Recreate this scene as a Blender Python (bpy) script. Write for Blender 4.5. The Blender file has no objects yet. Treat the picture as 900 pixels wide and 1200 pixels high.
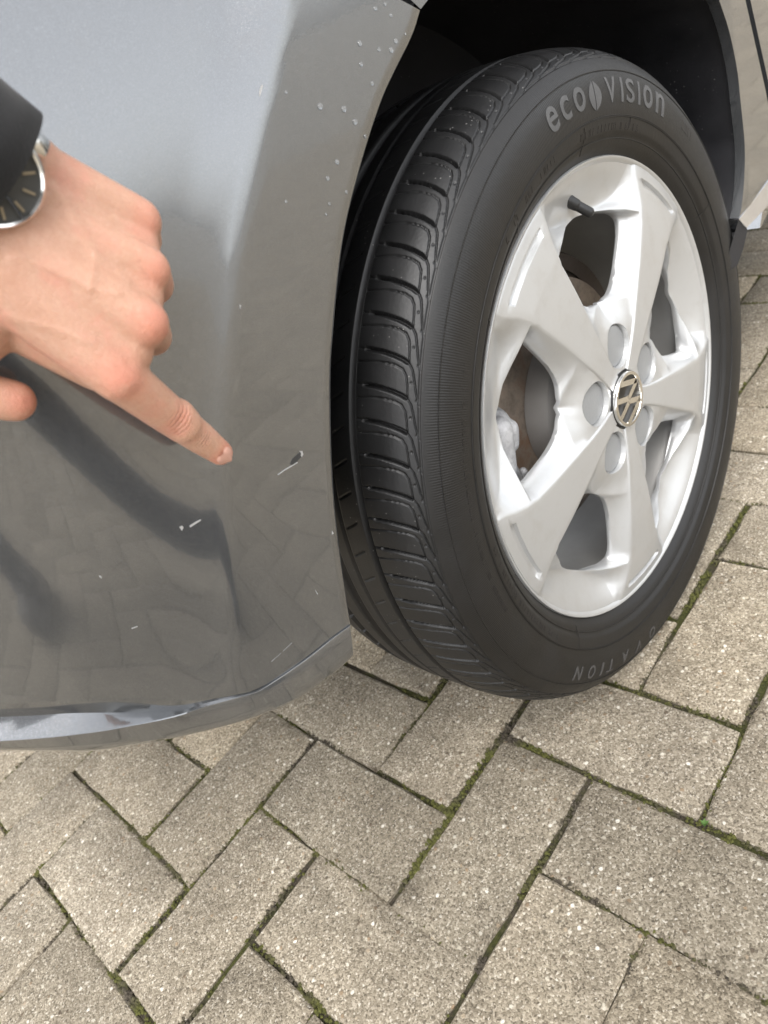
import bpy, bmesh, math, random
import numpy as np
from mathutils import Vector, Matrix, noise as mnoise
random.seed(7)
rng = np.random.default_rng(7)
SC = bpy.context.scene
COL = SC.collection
PI = math.pi

# ------------------------------------------------------------------ camera
CAM = np.array([-0.52816, -0.32815, 0.65439])
RM = np.array([[0.60068708, -0.71031268, -0.36692087],
               [-0.63563079, -0.14593887, -0.75807344],
               [0.48492116, 0.68859112, -0.53916021]])      # right, down, forward
FPX = 852.85
cd = bpy.data.cameras.new('camera')
cam = bpy.data.objects.new('camera', cd); COL.objects.link(cam)
M = Matrix.Identity(4)
for i in range(3):
    M[i][0] = RM[0][i]; M[i][1] = -RM[1][i]; M[i][2] = -RM[2][i]; M[i][3] = CAM[i]
cam.matrix_world = M
cd.sensor_fit = 'VERTICAL'; cd.sensor_height = 36.0; cd.sensor_width = 27.0
cd.lens = FPX / 1200 * 36.0
cd.clip_start = 0.01; cd.clip_end = 2000
cd.dof.use_dof = True; cd.dof.focus_distance = 0.52; cd.dof.aperture_fstop = 11.0
SC.camera = cam

# ------------------------------------------------------------------ sky and sun
SUN_EL, SUN_ROT = math.radians(56), math.radians(224)
w = bpy.data.worlds.new('World'); SC.world = w; w.use_nodes = True
nt = w.node_tree; nt.nodes.clear()
out = nt.nodes.new('ShaderNodeOutputWorld'); bg = nt.nodes.new('ShaderNodeBackground')
sky = nt.nodes.new('ShaderNodeTexSky'); sky.sky_type = 'NISHITA'; sky.sun_disc = False
sky.sun_elevation = SUN_EL; sky.sun_rotation = SUN_ROT; sky.air_density = 1.0; sky.dust_density = 2.2; sky.ozone_density = 1.0
hs = nt.nodes.new('ShaderNodeHueSaturation'); hs.inputs['Saturation'].default_value = 0.15
bg.inputs['Strength'].default_value = 0.15
nt.links.new(sky.outputs[0], hs.inputs['Color']); nt.links.new(hs.outputs[0], bg.inputs[0]); nt.links.new(bg.outputs[0], out.inputs[0])
sd = bpy.data.lights.new('sun', 'SUN'); sd.energy = 0.85; sd.angle = math.radians(45); sd.color = (1.0, 0.97, 0.93)
sun = bpy.data.objects.new('sun', sd); COL.objects.link(sun)
sv = Vector((math.sin(SUN_ROT) * math.cos(SUN_EL), math.cos(SUN_ROT) * math.cos(SUN_EL), math.sin(SUN_EL)))
sun.rotation_euler = sv.to_track_quat('Z', 'Y').to_euler()
SC.view_settings.view_transform = 'Standard'; SC.view_settings.look = 'None'
SC.view_settings.exposure = 1.65; SC.view_settings.gamma = 1.0
SC.cycles.max_bounces = 8

# ------------------------------------------------------------------ helpers
def ray(px, py):
    return RM.T @ np.array([(px - 450) / FPX, (py - 600) / FPX, 1.0])
def at(px, py, t):                       # a world point seen at photo pixel px,py, t metres deep
    return CAM + t * ray(px, py)
def on_plane(px, py, axis, val):
    d = ray(px, py); t = (val - CAM[axis]) / d[axis]; return CAM + t * d

def tag(o, label=None, cat=None, group=None, kind=None):
    if label: o['label'] = label
    if cat: o['category'] = cat
    if group: o['group'] = group
    if kind: o['kind'] = kind
    return o
def empty(name, loc=(0, 0, 0), parent=None):
    o = bpy.data.objects.new(name, None); COL.objects.link(o); o.location = loc; o.empty_display_size = .05
    if parent: o.parent = parent
    return o
def link(name, me, mat, parent=None, smooth=None):
    o = bpy.data.objects.new(name, me); COL.objects.link(o)
    if mat is not None and len(me.materials) == 0: me.materials.append(mat)
    if smooth is not None:
        me.shade_smooth()
        if smooth < 179: me.set_sharp_from_angle(angle=math.radians(smooth))
    if parent: o.parent = parent
    return o
def mesh_from(verts, faces, name='mesh'):
    me = bpy.data.meshes.new(name); me.from_pydata([tuple(map(float, v)) for v in verts], [], faces); me.update(); return me
def from_bm(bm, name='mesh', recalc=True):
    if recalc: bmesh.ops.recalc_face_normals(bm, faces=bm.faces)
    me = bpy.data.meshes.new(name); bm.to_mesh(me); bm.free(); return me
def grid_faces(nr, nc, wrap=False, flip=False):
    f = []
    for i in range(nr - 1):
        for j in range(nc if wrap else nc - 1):
            a, b = i * nc + j, i * nc + (j + 1) % nc
            q = (a, b, b + nc, a + nc)
            f.append(q[::-1] if flip else q)
    return f
def evaluated(o):                        # bake an object's modifiers into a fresh mesh
    bpy.context.view_layer.update()
    dg = bpy.context.evaluated_depsgraph_get()
    return bpy.data.meshes.new_from_object(o.evaluated_get(dg))
def resample(pts, n):
    p = np.array(pts, float); s = np.r_[0, np.cumsum(np.linalg.norm(np.diff(p, axis=0), axis=1))]
    u = np.linspace(0, s[-1], n); return np.array([np.interp(u, s, p[:, k]) for k in range(p.shape[1])]).T
def smooth_curve(pts, n):                # Catmull-Rom through pts, n even samples
    p = np.array(pts, float); q = np.vstack([2 * p[0] - p[1], p, 2 * p[-1] - p[-2]]); o = []
    for i in range(1, len(q) - 2):
        for t in np.linspace(0, 1, 12, endpoint=False):
            a, b, c, d = q[i - 1], q[i], q[i + 1], q[i + 2]
            o.append(.5 * (2 * b + (c - a) * t + (2 * a - 5 * b + 4 * c - d) * t * t + (3 * b - a - 3 * c + d) * t ** 3))
    o.append(p[-1]); return resample(o, n)
def lathe(bm, prof, n=160, a0=0, a1=2 * PI):      # prof: (radius, y); spins about the local Y axis
    full = abs(a1 - a0 - 2 * PI) < 1e-6
    m = n if full else n + 1
    rows = [[bm.verts.new((r * math.cos(a0 + (a1 - a0) * k / n), y, r * math.sin(a0 + (a1 - a0) * k / n))) for k in range(m)] for r, y in prof]
    for A, B in zip(rows, rows[1:]):
        for k in range(n):
            k2 = (k + 1) % m
            bm.faces.new((A[k], A[k2], B[k2], B[k]))
    return rows
def box(bm, c, s, rot=None):
    v = []
    for dx in (-.5, .5):
        for dy in (-.5, .5):
            for dz in (-.5, .5):
                p = Vector((dx * s[0], dy * s[1], dz * s[2]))
                if rot: p = rot @ p
                v.append(bm.verts.new(p + Vector(c)))
    for f in ((0, 1, 3, 2), (4, 6, 7, 5), (0, 4, 5, 1), (2, 3, 7, 6), (0, 2, 6, 4), (1, 5, 7, 3)):
        bm.faces.new([v[i] for i in f])
def capsule(bm, a, b, ra, rb, seg=14, rings=5):   # closed tapered capsule
    a, b = Vector(a), Vector(b); d = b - a; L = d.length
    z = d.normalized() if L > 1e-9 else Vector((0, 0, 1))
    x = z.orthogonal().normalized(); y = z.cross(x)
    rows = []
    for k in range(1, rings + 1):
        t = -PI / 2 + (PI / 2) * k / rings; rows.append((a + z * ra * math.sin(t), ra * math.cos(t)))
    for k in range(rings):
        t = (PI / 2) * k / rings; rows.append((b + z * rb * math.sin(t), rb * math.cos(t)))
    R = [[bm.verts.new(c + (x * math.cos(2 * PI * k / seg) + y * math.sin(2 * PI * k / seg)) * r) for k in range(seg)] for c, r in rows]
    p0 = bm.verts.new(a - z * ra); p1 = bm.verts.new(b + z * rb)
    for k in range(seg):
        k2 = (k + 1) % seg
        bm.faces.new((p0, R[0][k2], R[0][k]))
        for A, B in zip(R, R[1:]): bm.faces.new((A[k], A[k2], B[k2], B[k]))
        bm.faces.new((p1, R[-1][k], R[-1][k2]))
def organic(name, caps, mat, parent, voxel=.0016, smooth=8, seg=16):   # capsules fused into one continuous skin
    bm = bmesh.new()
    for c in caps: capsule(bm, *c, seg=seg)
    o = link(name, from_bm(bm), None)
    m = o.modifiers.new('r', 'REMESH'); m.mode = 'VOXEL'; m.voxel_size = voxel
    s = o.modifiers.new('s', 'SMOOTH'); s.factor = .5; s.iterations = smooth
    me = evaluated(o); bpy.data.objects.remove(o)
    return link(name, me, mat, parent, 180)
def sstep(x, a, b):
    t = np.clip((x - a) / (b - a), 0, 1); return t * t * (3 - 2 * t)

# ------------------------------------------------------------------ materials
class NT:
    def __init__(s, name):
        s.m = bpy.data.materials.new(name); s.m.use_nodes = True; s.t = s.m.node_tree
        s.b = s.t.nodes['Principled BSDF']
    def n(s, typ, **kw):
        x = s.t.nodes.new(typ)
        for k, v in kw.items():
            if k in x.inputs: x.inputs[k].default_value = v
            else: setattr(x, k, v)
        return x
    def l(s, a, b): s.t.links.new(a, b)
    def geo(s):
        return s.n('ShaderNodeNewGeometry').outputs['Position']
    def obj(s):
        return s.n('ShaderNodeTexCoord').outputs['Object']
    def noise(s, vec, scale, detail=4, rough=.55):
        x = s.n('ShaderNodeTexNoise', Scale=scale, Detail=detail, Roughness=rough); s.l(vec, x.inputs['Vector']); return x.outputs['Fac']
    def voro(s, vec, scale, feature='F1', outp='Distance'):
        x = s.n('ShaderNodeTexVoronoi', feature=feature, Scale=scale); s.l(vec, x.inputs['Vector']); return x.outputs[outp]
    def ramp(s, fac, stops, interp='LINEAR'):
        x = s.n('ShaderNodeValToRGB'); x.color_ramp.interpolation = interp
        e = x.color_ramp.elements
        while len(e) < len(stops): e.new(.5)
        for k, (p, c) in enumerate(stops):
            e[k].position = p; e[k].color = (*c, 1) if len(c) == 3 else c
        s.l(fac, x.inputs[0]); return x.outputs[0]
    def val(s, fac, stops): return s.ramp(fac, [(p, (v, v, v)) for p, v in stops])
    def mix(s, fac, a, b, mode='MIX'):
        x = s.n('ShaderNodeMix', data_type='RGBA', blend_type=mode)
        for sock, v in ((x.inputs[0], fac), (x.inputs[6], a), (x.inputs[7], b)):
            if isinstance(v, (int, float)): sock.default_value = v
            elif isinstance(v, tuple): sock.default_value = (*v, 1)
            else: s.l(v, sock)
        return x.outputs[2]
    def math(s, op, a, b=0.0):
        x = s.n('ShaderNodeMath', operation=op)
        for sock, v in ((x.inputs[0], a), (x.inputs[1], b)):
            if isinstance(v, (int, float)): sock.default_value = v
            else: s.l(v, sock)
        return x.outputs[0]
    def bump(s, h, dist, strength=1.0, prev=None):
        x = s.n('ShaderNodeBump', Strength=strength, Distance=dist); s.l(h, x.inputs['Height'])
        if prev is not None: s.l(prev, x.inputs['Normal'])
        return x.outputs[0]
    def set(s, **kw):
        for k, v in kw.items():
            sock = s.b.inputs[k.replace('_', ' ')]
            if hasattr(v, 'links') or hasattr(v, 'is_linked'): s.l(v, sock)
            elif isinstance(v, tuple): sock.default_value = (*v, 1) if len(sock.default_value) == 4 else v
            else: sock.default_value = v
        return s
def plain(name, col, rough=.5, metal=0.0, bumpscale=0, bumpd=.0002, **kw):
    m = NT(name); v = m.obj(); n = m.noise(v, 40, 4)
    m.set(Base_Color=m.mix(n, tuple(c * .85 for c in col), tuple(min(1, c * 1.12) for c in col)), Roughness=rough, Metallic=metal, **kw)
    if bumpscale: m.set(Normal=m.bump(m.noise(v, bumpscale, 5), bumpd))
    return m.m

def m_paint():
    m = NT('grey_metallic_paint'); v = m.geo()
    fl = m.voro(v, 2600, outp='Color'); g = m.n('ShaderNodeRGBToBW'); m.l(fl, g.inputs[0])
    col = m.ramp(g.outputs[0], [(0, (.170, .177, .185)), (.7, (.200, .207, .215)), (1, (.25, .26, .27))])
    dirt = m.val(m.noise(v, 9, 6, .65), [(.42, 0), (.72, 1)])
    fine = m.val(m.noise(v, 160, 3, .7), [(.4, 0), (.75, 1)])
    dm = m.math('MULTIPLY', m.math('MULTIPLY', dirt, fine), .35)
    m.set(Base_Color=m.mix(dm, col, (.22, .20, .175)), Metallic=m.math('SUBTRACT', .82, m.math('MULTIPLY', dm, .5)), Roughness=.13,
          Coat_Weight=1.0, Coat_Roughness=m.math('ADD', .012, m.math('MULTIPLY', dm, .25)), Coat_IOR=1.62)
    pe = m.bump(m.noise(v, 260, 2), .00004, .35)
    m.set(Coat_Normal=pe, Normal=m.bump(g.outputs[0], .00006, .5))
    return m.m
def m_rubber(name, base, rough, spots=True, hatch=False):
    m = NT(name); v = m.obj(); n = m.noise(v, 26, 6, .6); n2 = m.noise(v, 380, 3)
    c = m.mix(m.val(n, [(.35, 0), (.7, 1)]), tuple(b * .8 for b in base), tuple(b * 1.3 for b in base))
    if spots:
        vd = m.voro(v, 190); gate = m.noise(v, 33, 3)
        sp = m.math('MULTIPLY', m.val(vd, [(.07, 1), (.13, 0)]), m.val(gate, [(.5, 0), (.6, 1)]))
        c = m.mix(sp, c, (.13, .125, .12))
    m.set(Base_Color=c, Roughness=m.val(n, [(.3, rough - .06), (.75, rough + .1)]), Specular_IOR_Level=.5)
    nb = m.bump(n2, .0003, .5)
    if hatch:                                                                           # fine radial ribbing moulded into the outer wall
        sx_ = m.n('ShaderNodeSeparateXYZ'); m.l(v, sx_.inputs[0])
        an = m.math('ARCTAN2', sx_.outputs[0], sx_.outputs[2]); wv = m.math('SINE', m.math('MULTIPLY', an, 900.0))
        rad = m.math('SQRT', m.math('ADD', m.math('MULTIPLY', sx_.outputs[0], sx_.outputs[0]), m.math('MULTIPLY', sx_.outputs[2], sx_.outputs[2])))
        band = m.val(rad, [(.2385, 0), (.240, 1), (.273, 1), (.2745, 0)])
        nb = m.bump(m.math('MULTIPLY', m.math('MULTIPLY', wv, band), .5), .00022, .6, nb)
    m.set(Normal=nb)
    return m.m
def m_rim():
    m = NT('silver_wheel_paint'); v = m.obj(); n = m.noise(v, 18, 5, .6)
    dust = m.val(m.noise(v, 55, 6, .7), [(.5, 0), (.8, 1)])
    c = m.mix(m.math('MULTIPLY', dust, .22), (.50, .505, .505), (.31, .28, .235))
    m.set(Base_Color=c, Metallic=.55, Roughness=m.val(n, [(.3, .33), (.7, .43)]), Coat_Weight=.35, Coat_Roughness=.12)
    m.set(Normal=m.bump(m.noise(v, 700, 2), .00005, .4))
    return m.m
def m_brick(name='concrete_paver'):
    m = NT(name); v = m.geo()
    oi = m.n('ShaderNodeObjectInfo').outputs['Random']
    big = m.noise(v, 7, 5, .6); mid = m.noise(v, 60, 5, .65)
    wn_ = m.n('ShaderNodeTexNoise', Scale=420, Detail=2); m.l(v, wn_.inputs['Vector'])
    wa = m.n('ShaderNodeVectorMath', operation='SCALE'); m.l(wn_.outputs['Color'], wa.inputs[0]); wa.inputs['Scale'].default_value = .0024
    wb = m.n('ShaderNodeVectorMath', operation='ADD'); m.l(v, wb.inputs[0]); m.l(wa.outputs[0], wb.inputs[1]); pv = v; v = wb.outputs[0]
    agg = m.voro(v, 620, outp='Color'); g = m.n('ShaderNodeSeparateColor'); m.l(agg, g.inputs[0])
    ad = m.voro(v, 620)
    grains = m.ramp(g.outputs[0], [(0, (.090, .075, .056)), (.15, (.178, .156, .122)), (.5, (.275, .246, .198)), (.8, (.355, .322, .265)), (.93, (.445, .41, .35)), (1, (.62, .595, .545))])
    agg2 = m.voro(v, 150, outp='Color'); g2 = m.n('ShaderNodeSeparateColor'); m.l(agg2, g2.inputs[0])
    ad2 = m.voro(v, 150)
    peb = m.math('MULTIPLY', m.val(g2.outputs[0], [(.70, 0), (.72, 1)]), m.val(ad2, [(.22, 1), (.34, 0)]))
    pebc = m.ramp(g2.outputs[1], [(0, (.11, .09, .07)), (.25, (.30, .23, .16)), (.45, (.46, .43, .36)), (.8, (.56, .54, .49)), (1, (.76, .74, .70))])
    fine = m.noise(v, 900, 3, .6)
    c = m.mix(m.val(fine, [(.3, .0), (.7, .40)]), grains, (.215, .194, .16))
    c = m.mix(peb, c, pebc)
    pit = m.val(m.noise(v, 240, 2, .5), [(.66, 0), (.74, 1)])
    c = m.mix(m.math('MULTIPLY', pit, .6), c, (.09, .078, .062))
    tint = m.ramp(oi, [(0, (.84, .82, .78)), (.35, (.98, .95, .90)), (.7, (1.0, .98, .95)), (1, (1.14, 1.09, 1.0))])
    c = m.mix(1.0, c, tint, 'MULTIPLY')
    c = m.mix(1.0, c, m.ramp(big, [(.3, (.80, .78, .75)), (.7, (1.14, 1.12, 1.08))]), 'MULTIPLY')
    c = m.mix(1.0, c, m.ramp(mid, [(.3, (.84, .83, .82)), (.7, (1.12, 1.12, 1.12))]), 'MULTIPLY')
    m.set(Base_Color=c, Roughness=.88, Specular_IOR_Level=.3)
    h = m.math('ADD', m.math('ADD', m.math('MULTIPLY', m.val(ad, [(0, 1), (.7, 0)]), .5), m.math('MULTIPLY', fine, .5)), m.math('SUBTRACT', m.math('MULTIPLY', peb, .6), m.math('MULTIPLY', pit, 1.2)))
    m.set(Normal=m.bump(h, .0011, .8))
    return m.m
def m_joint():
    m = NT('joint_soil'); v = m.geo()
    n = m.noise(v, 22, 5, .65); f = m.noise(v, 420, 4, .7)
    soil = m.ramp(f, [(.3, (.020, .016, .011)), (.55, (.065, .052, .036)), (.8, (.17, .145, .11))])
    mossc = m.ramp(f, [(.3, (.024, .026, .006)), (.6, (.062, .064, .014)), (.85, (.12, .115, .035))])
    near = m.mix(m.val(n, [(.40, 0), (.56, 1)]), soil, mossc)
    ln = m.n('ShaderNodeVectorMath', operation='LENGTH'); m.l(v, ln.inputs[0])
    bt = m.n('ShaderNodeTexBrick', Scale=1.0); m.l(v, bt.inputs['Vector'])
    bt.inputs['Brick Width'].default_value = .21; bt.inputs['Row Height'].default_value = .105; bt.inputs['Mortar Size'].default_value = .004
    bt.inputs['Color1'].default_value = (.30, .275, .23, 1); bt.inputs['Color2'].default_value = (.26, .24, .205, 1); bt.inputs['Mortar'].default_value = (.06, .05, .035, 1)
    m.set(Base_Color=m.mix(m.val(m.math('DIVIDE', ln.outputs['Value'], 10), [(.53, 0), (.54, 1)]), near, bt.outputs['Color']), Roughness=1.0, Normal=m.bump(f, .002, 1))
    return m.m
def m_moss():
    m = NT('moss'); v = m.geo(); n = m.noise(v, 19, 4, .6); f = m.noise(v, 500, 3, .6)
    g = m.ramp(f, [(.3, (.036, .038, .008)), (.6, (.095, .095, .022)), (.85, (.17, .16, .05))])
    d = m.ramp(f, [(.3, (.03, .024, .017)), (.6, (.08, .066, .048)), (.85, (.19, .165, .13))])
    m.set(Base_Color=m.mix(m.val(n, [(.40, 0), (.55, 1)]), d, g), Roughness=1.0, Normal=m.bump(f, .001, 1))
    return m.m
def m_skin():
    m = NT('skin'); v = m.geo(); n = m.noise(v, 45, 5, .65); f = m.noise(v, 620, 4, .6); pores = m.voro(v, 1100)
    c = m.ramp(n, [(.28, (.49, .272, .182)), (.5, (.54, .318, .222)), (.72, (.575, .275, .198))])
    def near(p, r0, r1):
        dn = m.n('ShaderNodeVectorMath', operation='DISTANCE'); m.l(v, dn.inputs[0]); dn.inputs[1].default_value = tuple(p)
        x = m.n('ShaderNodeMapRange', interpolation_type='SMOOTHSTEP'); m.l(dn.outputs['Value'], x.inputs[0])
        x.inputs[1].default_value = r0; x.inputs[2].default_value = r1; x.inputs[3].default_value = 1; x.inputs[4].default_value = 0
        return x.outputs[0]
    red = None
    for p, r0, r1, k in ((at(150, 447, .281), .002, .020, .75), (at(186, 380, .285), .002, .016, .7), (at(190, 317, .287), .002, .015, .6), (at(180, 258, .292), .002, .014, .5), (at(207, 491, .318), .002, .011, .6), (at(262, 533, .350), .002, .011, .8), (at(35, 472, .296), .002, .016, .7)):
        q = m.math('MULTIPLY', near(p, r0, r1), k); red = q if red is None else m.math('MAXIMUM', red, q)
    c = m.mix(red, c, (.60, .225, .155))
    pale = m.val(m.noise(v, 130, 4, .6), [(.55, 0), (.75, .35)]); c = m.mix(pale, c, (.62, .40, .29))
    c = m.mix(m.val(f, [(.35, 0), (.8, .35)]), c, (.42, .20, .135))
    m.set(Base_Color=c, Roughness=m.val(f, [(.3, .42), (.7, .55)]), Subsurface_Weight=.16, Subsurface_Radius=(.008, .003, .0015), Subsurface_Scale=.5, Specular_IOR_Level=.4)
    cell = m.voro(v, 620, 'DISTANCE_TO_EDGE'); h = m.math('ADD', m.math('MULTIPLY', m.val(cell, [(0, 0), (.12, 1)]), .35), m.math('MULTIPLY', m.noise(v, 160, 4, .65), 1.1))
    h = m.math('ADD', h, m.math('MULTIPLY', pores, .25))
    wrk = None                                                                          # creases over the finger joints
    for p, ax_, r_, per in ((at(207, 490, .318), at(236, 514, .341) - at(138, 440, .292), .0085, .0021), (at(236, 513, .334), at(258, 530, .353) - at(204, 491, .324), .0055, .0017)):
        sb = m.n('ShaderNodeVectorMath', operation='SUBTRACT'); m.l(v, sb.inputs[0]); sb.inputs[1].default_value = tuple(p)
        dt = m.n('ShaderNodeVectorMath', operation='DOT_PRODUCT'); m.l(sb.outputs[0], dt.inputs[0]); dt.inputs[1].default_value = tuple(ax_ / np.linalg.norm(ax_))
        wob = m.math('MULTIPLY', m.noise(v, 260, 3), .0022)
        sn = m.math('SINE', m.math('MULTIPLY', m.math('ADD', dt.outputs['Value'], wob), 2 * PI / per))
        q = m.math('MULTIPLY', m.val(m.math('ADD', m.math('MULTIPLY', sn, .5), .5), [(0, 0), (.45, 1)]), near(p, r_ * .4, r_)); q = m.math('SUBTRACT', q, near(p, r_ * .4, r_))
        wrk = q if wrk is None else m.math('ADD', wrk, q)
    m.set(Normal=m.bump(wrk, .0007, .8, m.bump(h, .00055, .55)))
    return m.m
def m_disc():
    m = NT('rusty_iron'); v = m.obj(); n = m.noise(v, 30, 5, .7)
    m.set(Base_Color=m.ramp(n, [(.3, (.12, .095, .075)), (.5, (.25, .205, .165)), (.72, (.22, .12, .07))]), Metallic=.45, Roughness=.5, Normal=m.bump(m.noise(v, 300, 4), .0004))
    return m.m
def m_cast():
    m = NT('cast_metal'); v = m.obj(); n = m.noise(v, 60, 5, .7)
    m.set(Base_Color=m.ramp(n, [(.3, (.26, .26, .265)), (.7, (.50, .50, .51))]), Metallic=.3, Roughness=.6, Normal=m.bump(m.noise(v, 260, 5), .001))
    return m.m
def m_cloth(name, col, sc=1500):
    m = NT(name); v = m.geo(); n = m.noise(v, 12, 4); f = m.noise(v, sc, 2)
    m.set(Base_Color=m.mix(n, tuple(c * .7 for c in col), tuple(c * 1.3 for c in col)), Roughness=.9, Sheen_Weight=.15, Normal=m.bump(f, .0005, .6))
    return m.m

PAINT = m_paint()
TREAD = m_rubber('tread_rubber', (.0070, .0070, .0073), .48)
WALL = m_rubber('sidewall_rubber', (.0065, .0060, .0056), .50, spots=False, hatch=True)
LETTER = m_rubber('letter_rubber', (.066, .066, .067), .62, spots=False)
LETTER2 = m_rubber('block_letter_rubber', (.055, .053, .052), .5, spots=False)
MARK = m_rubber('moulded_mark_rubber', (.011, .0095, .0085), .5, spots=False)
RIMM = m_rim()
BRICK, JOINT, MOSS, SKIN = m_brick(), m_joint(), m_moss(), m_skin()
LINER = m_rubber('liner_plastic', (.010, .010, .012), .55)
DISC, CAST = m_disc(), m_cast()
BLACK = plain('black_plastic', (.012, .012, .012), .45)
BOLTCAP = plain('grey_plastic', (.23, .235, .237), .38, bumpscale=300)
CHROME = plain('chrome', (.82, .81, .78), .12, 1.0)
EMBDARK = plain('emblem_black', (.012, .011, .010), .3)
PRIMER = plain('bare_plastic', (.03, .03, .03), .6)
SCUFF = plain('white_scuff', (.33, .325, .315), .6)
TRIM = plain('silver_trim', (.72, .73, .76), .22, .9)

# ------------------------------------------------------------------ ground
PITCH = .105
GA = -1.58861781; GO = np.array([-.42923712, .09159585])
U = np.array([math.cos(GA), math.sin(GA)]); V = np.array([-U[1], U[0]])
SEEN = {(-5,-1):(85,902),(-4,-1):(118,940),(-3,-1):(168,983),(-2,-1):(218,1038),(-3,0):(240,902),(-4,-2):(42,1022),(-3,-2):(80,1078),(-2,-2):(135,1135),(-2,0):(305,948),(-1,0):(368,997),(-2,1):(368,867),(-1,1):(442,903),(0,1):(527,953),(0,0):(458,1060),(-3,1):(313,835),(-2,2):(432,787),(-1,2):(497,818),(1,0):(552,1135),(-1,-1):(303,1095),(0,2):(595,857),(1,2):(682,915),(1,1):(632,1026),(2,1):(760,1090),(2,2):(824,962),(2,3):(869,853),(1,3):(754,810),(1,4):(792,725),(1,5):(841,652),(1,6):(876,587)}
WARP = {}
for k, (px, py) in SEEN.items():
    q = on_plane(px, py, 2, 0.0)[:2]; WARP[k] = q - (GO + PITCH * (k[0] * U + k[1] * V))
def corners(u, v, lu, lv):               # a paver laid slightly off the grid, as measured where it can be seen
    g = [GO + PITCH * (a * U + b * V) for a, b in ((u, v), (u + lu, v), (u + lu, v + lv), (u, v + lv))]
    wk = [WARP[k] for k in ((u + a, v + b) for a in range(lu + 1) for b in range(lv + 1)) if k in WARP]
    sh = np.clip(np.mean(wk, axis=0) * min(1, len(wk) / 2.5), -.006, .006) if wk else np.zeros(2)
    r_ = random.Random(u * 977 + v * 13 + lu); sh = sh + np.array([r_.uniform(-.001, .001), r_.uniform(-.001, .001)])
    c = sum(g) / 4; a = r_.uniform(-.008, .008); ca, sa = math.cos(a), math.sin(a)
    return [c + sh + np.array([ca * (q - c)[0] - sa * (q - c)[1], sa * (q - c)[0] + ca * (q - c)[1]]) for q in g]
bm = bmesh.new()
S = 400.0
for q in ((-S, -S), (S, -S), (S, S), (-S, S)): bm.verts.new((q[0], q[1], -.0056))
bm.faces.new(bm.verts)
tag(link('ground', from_bm(bm), JOINT), kind='structure')
pavement = empty('pavement'); tag(pavement, kind='structure')
H = .014
bricks = []
for i in range(-64, 65):
    for j in range(-34, 35):
        for kind in (0, 1):
            if kind == 0: u, v, lu, lv = -2 + i + 2 * j, -i + 2 * j, 2, 1
            else: u, v, lu, lv = i + 2 * j, -i + 2 * j, 1, 2
            c = GO + PITCH * ((u + lu / 2) * U + (v + lv / 2) * V)
            d = math.hypot(c[0] + .25, c[1] + .0)
            if d < 5.5: bricks.append((d, u, v, lu, lv))
bricks.sort(key=lambda b: b[0])
# distance order is biased towards what the camera sees
def vis_key(b):
    c = GO + PITCH * ((b[1] + b[3] / 2) * U + (b[2] + b[4] / 2) * V)
    q = RM @ (np.array([c[0], c[1], 0]) - CAM)
    if q[2] > .1:
        x, y = 450 + FPX * q[0] / q[2], 600 + FPX * q[1] / q[2]
        if -150 < x < 1050 and 250 < y < 1350: return q[2] * .3
    return 2 + b[0]
bricks.sort(key=vis_key)
def brick_bm(bm, pts, z, dz, g=.0019, bev=.0036, rough=.0015, segs=(4, 2)):
    p = [Vector((q[0], q[1], 0)) for q in pts]; cen = sum(p, Vector()) / 4
    e0 = (p[1] - p[0]).normalized(); e1 = (p[3] - p[0]).normalized()
    loop = []
    for k in range(4):
        a, b = p[k], p[(k + 1) % 4]; n = segs[0] if (b - a).length > .15 else segs[1]
        for s in range(n):
            q = a.lerp(b, s / n); loop.append(q)
    def ring(inset, zz, jit):
        vs = []
        for q in loop:
            d = (cen - q); lx, ly = d.dot(e0), d.dot(e1)
            ins = inset + random.uniform(-jit, jit)
            hx, hy = max((cen - r).dot(e0) for r in p), max((cen - r).dot(e1) for r in p)
            m = e0 * (ins * (1 if lx > 0 else -1) if abs(lx) > hx - .004 - .02 * 0 and abs(abs(lx) - hx) < .012 else 0) + e1 * (ins * (1 if ly > 0 else -1) if abs(abs(ly) - hy) < .012 else 0)
            zz2 = zz + dz[0] * -lx + dz[1] * -ly
            vs.append(bm.verts.new((q.x + m.x, q.y + m.y, zz2)))
        return vs
    r0 = ring(g, z - .02, 0); r1 = ring(g, z - bev * .75, rough); r2 = ring(g + bev, z, rough)
    n = len(loop)
    for A, B in ((r0, r1), (r1, r2)):
        for k in range(n): bm.faces.new((A[k], A[(k + 1) % n], B[(k + 1) % n], B[k]))
    bm.faces.new(r2)
for idx, (d, u, v, lu, lv) in enumerate(bricks[:300]):
    bm = bmesh.new()
    pts = corners(u, v, lu, lv)
    brick_bm(bm, pts, random.uniform(-.0015, .001), (random.uniform(-.006, .006), random.uniform(-.006, .006)), segs=(7, 4) if idx < 45 else (3, 2), rough=.0016 if idx < 45 else .001)
    me = from_bm(bm); link('brick', me, BRICK, pavement, 40)
bm = bmesh.new()
for (d, u, v, lu, lv) in bricks[300:]:
    pts = corners(u, v, lu, lv)
    brick_bm(bm, pts, random.uniform(-.0015, .001), (random.uniform(-.006, .006), random.uniform(-.006, .006)), segs=(1, 1), rough=.0006)
tag(link('far_bricks', from_bm(bm), BRICK, pavement, 40), kind='stuff')
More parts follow.
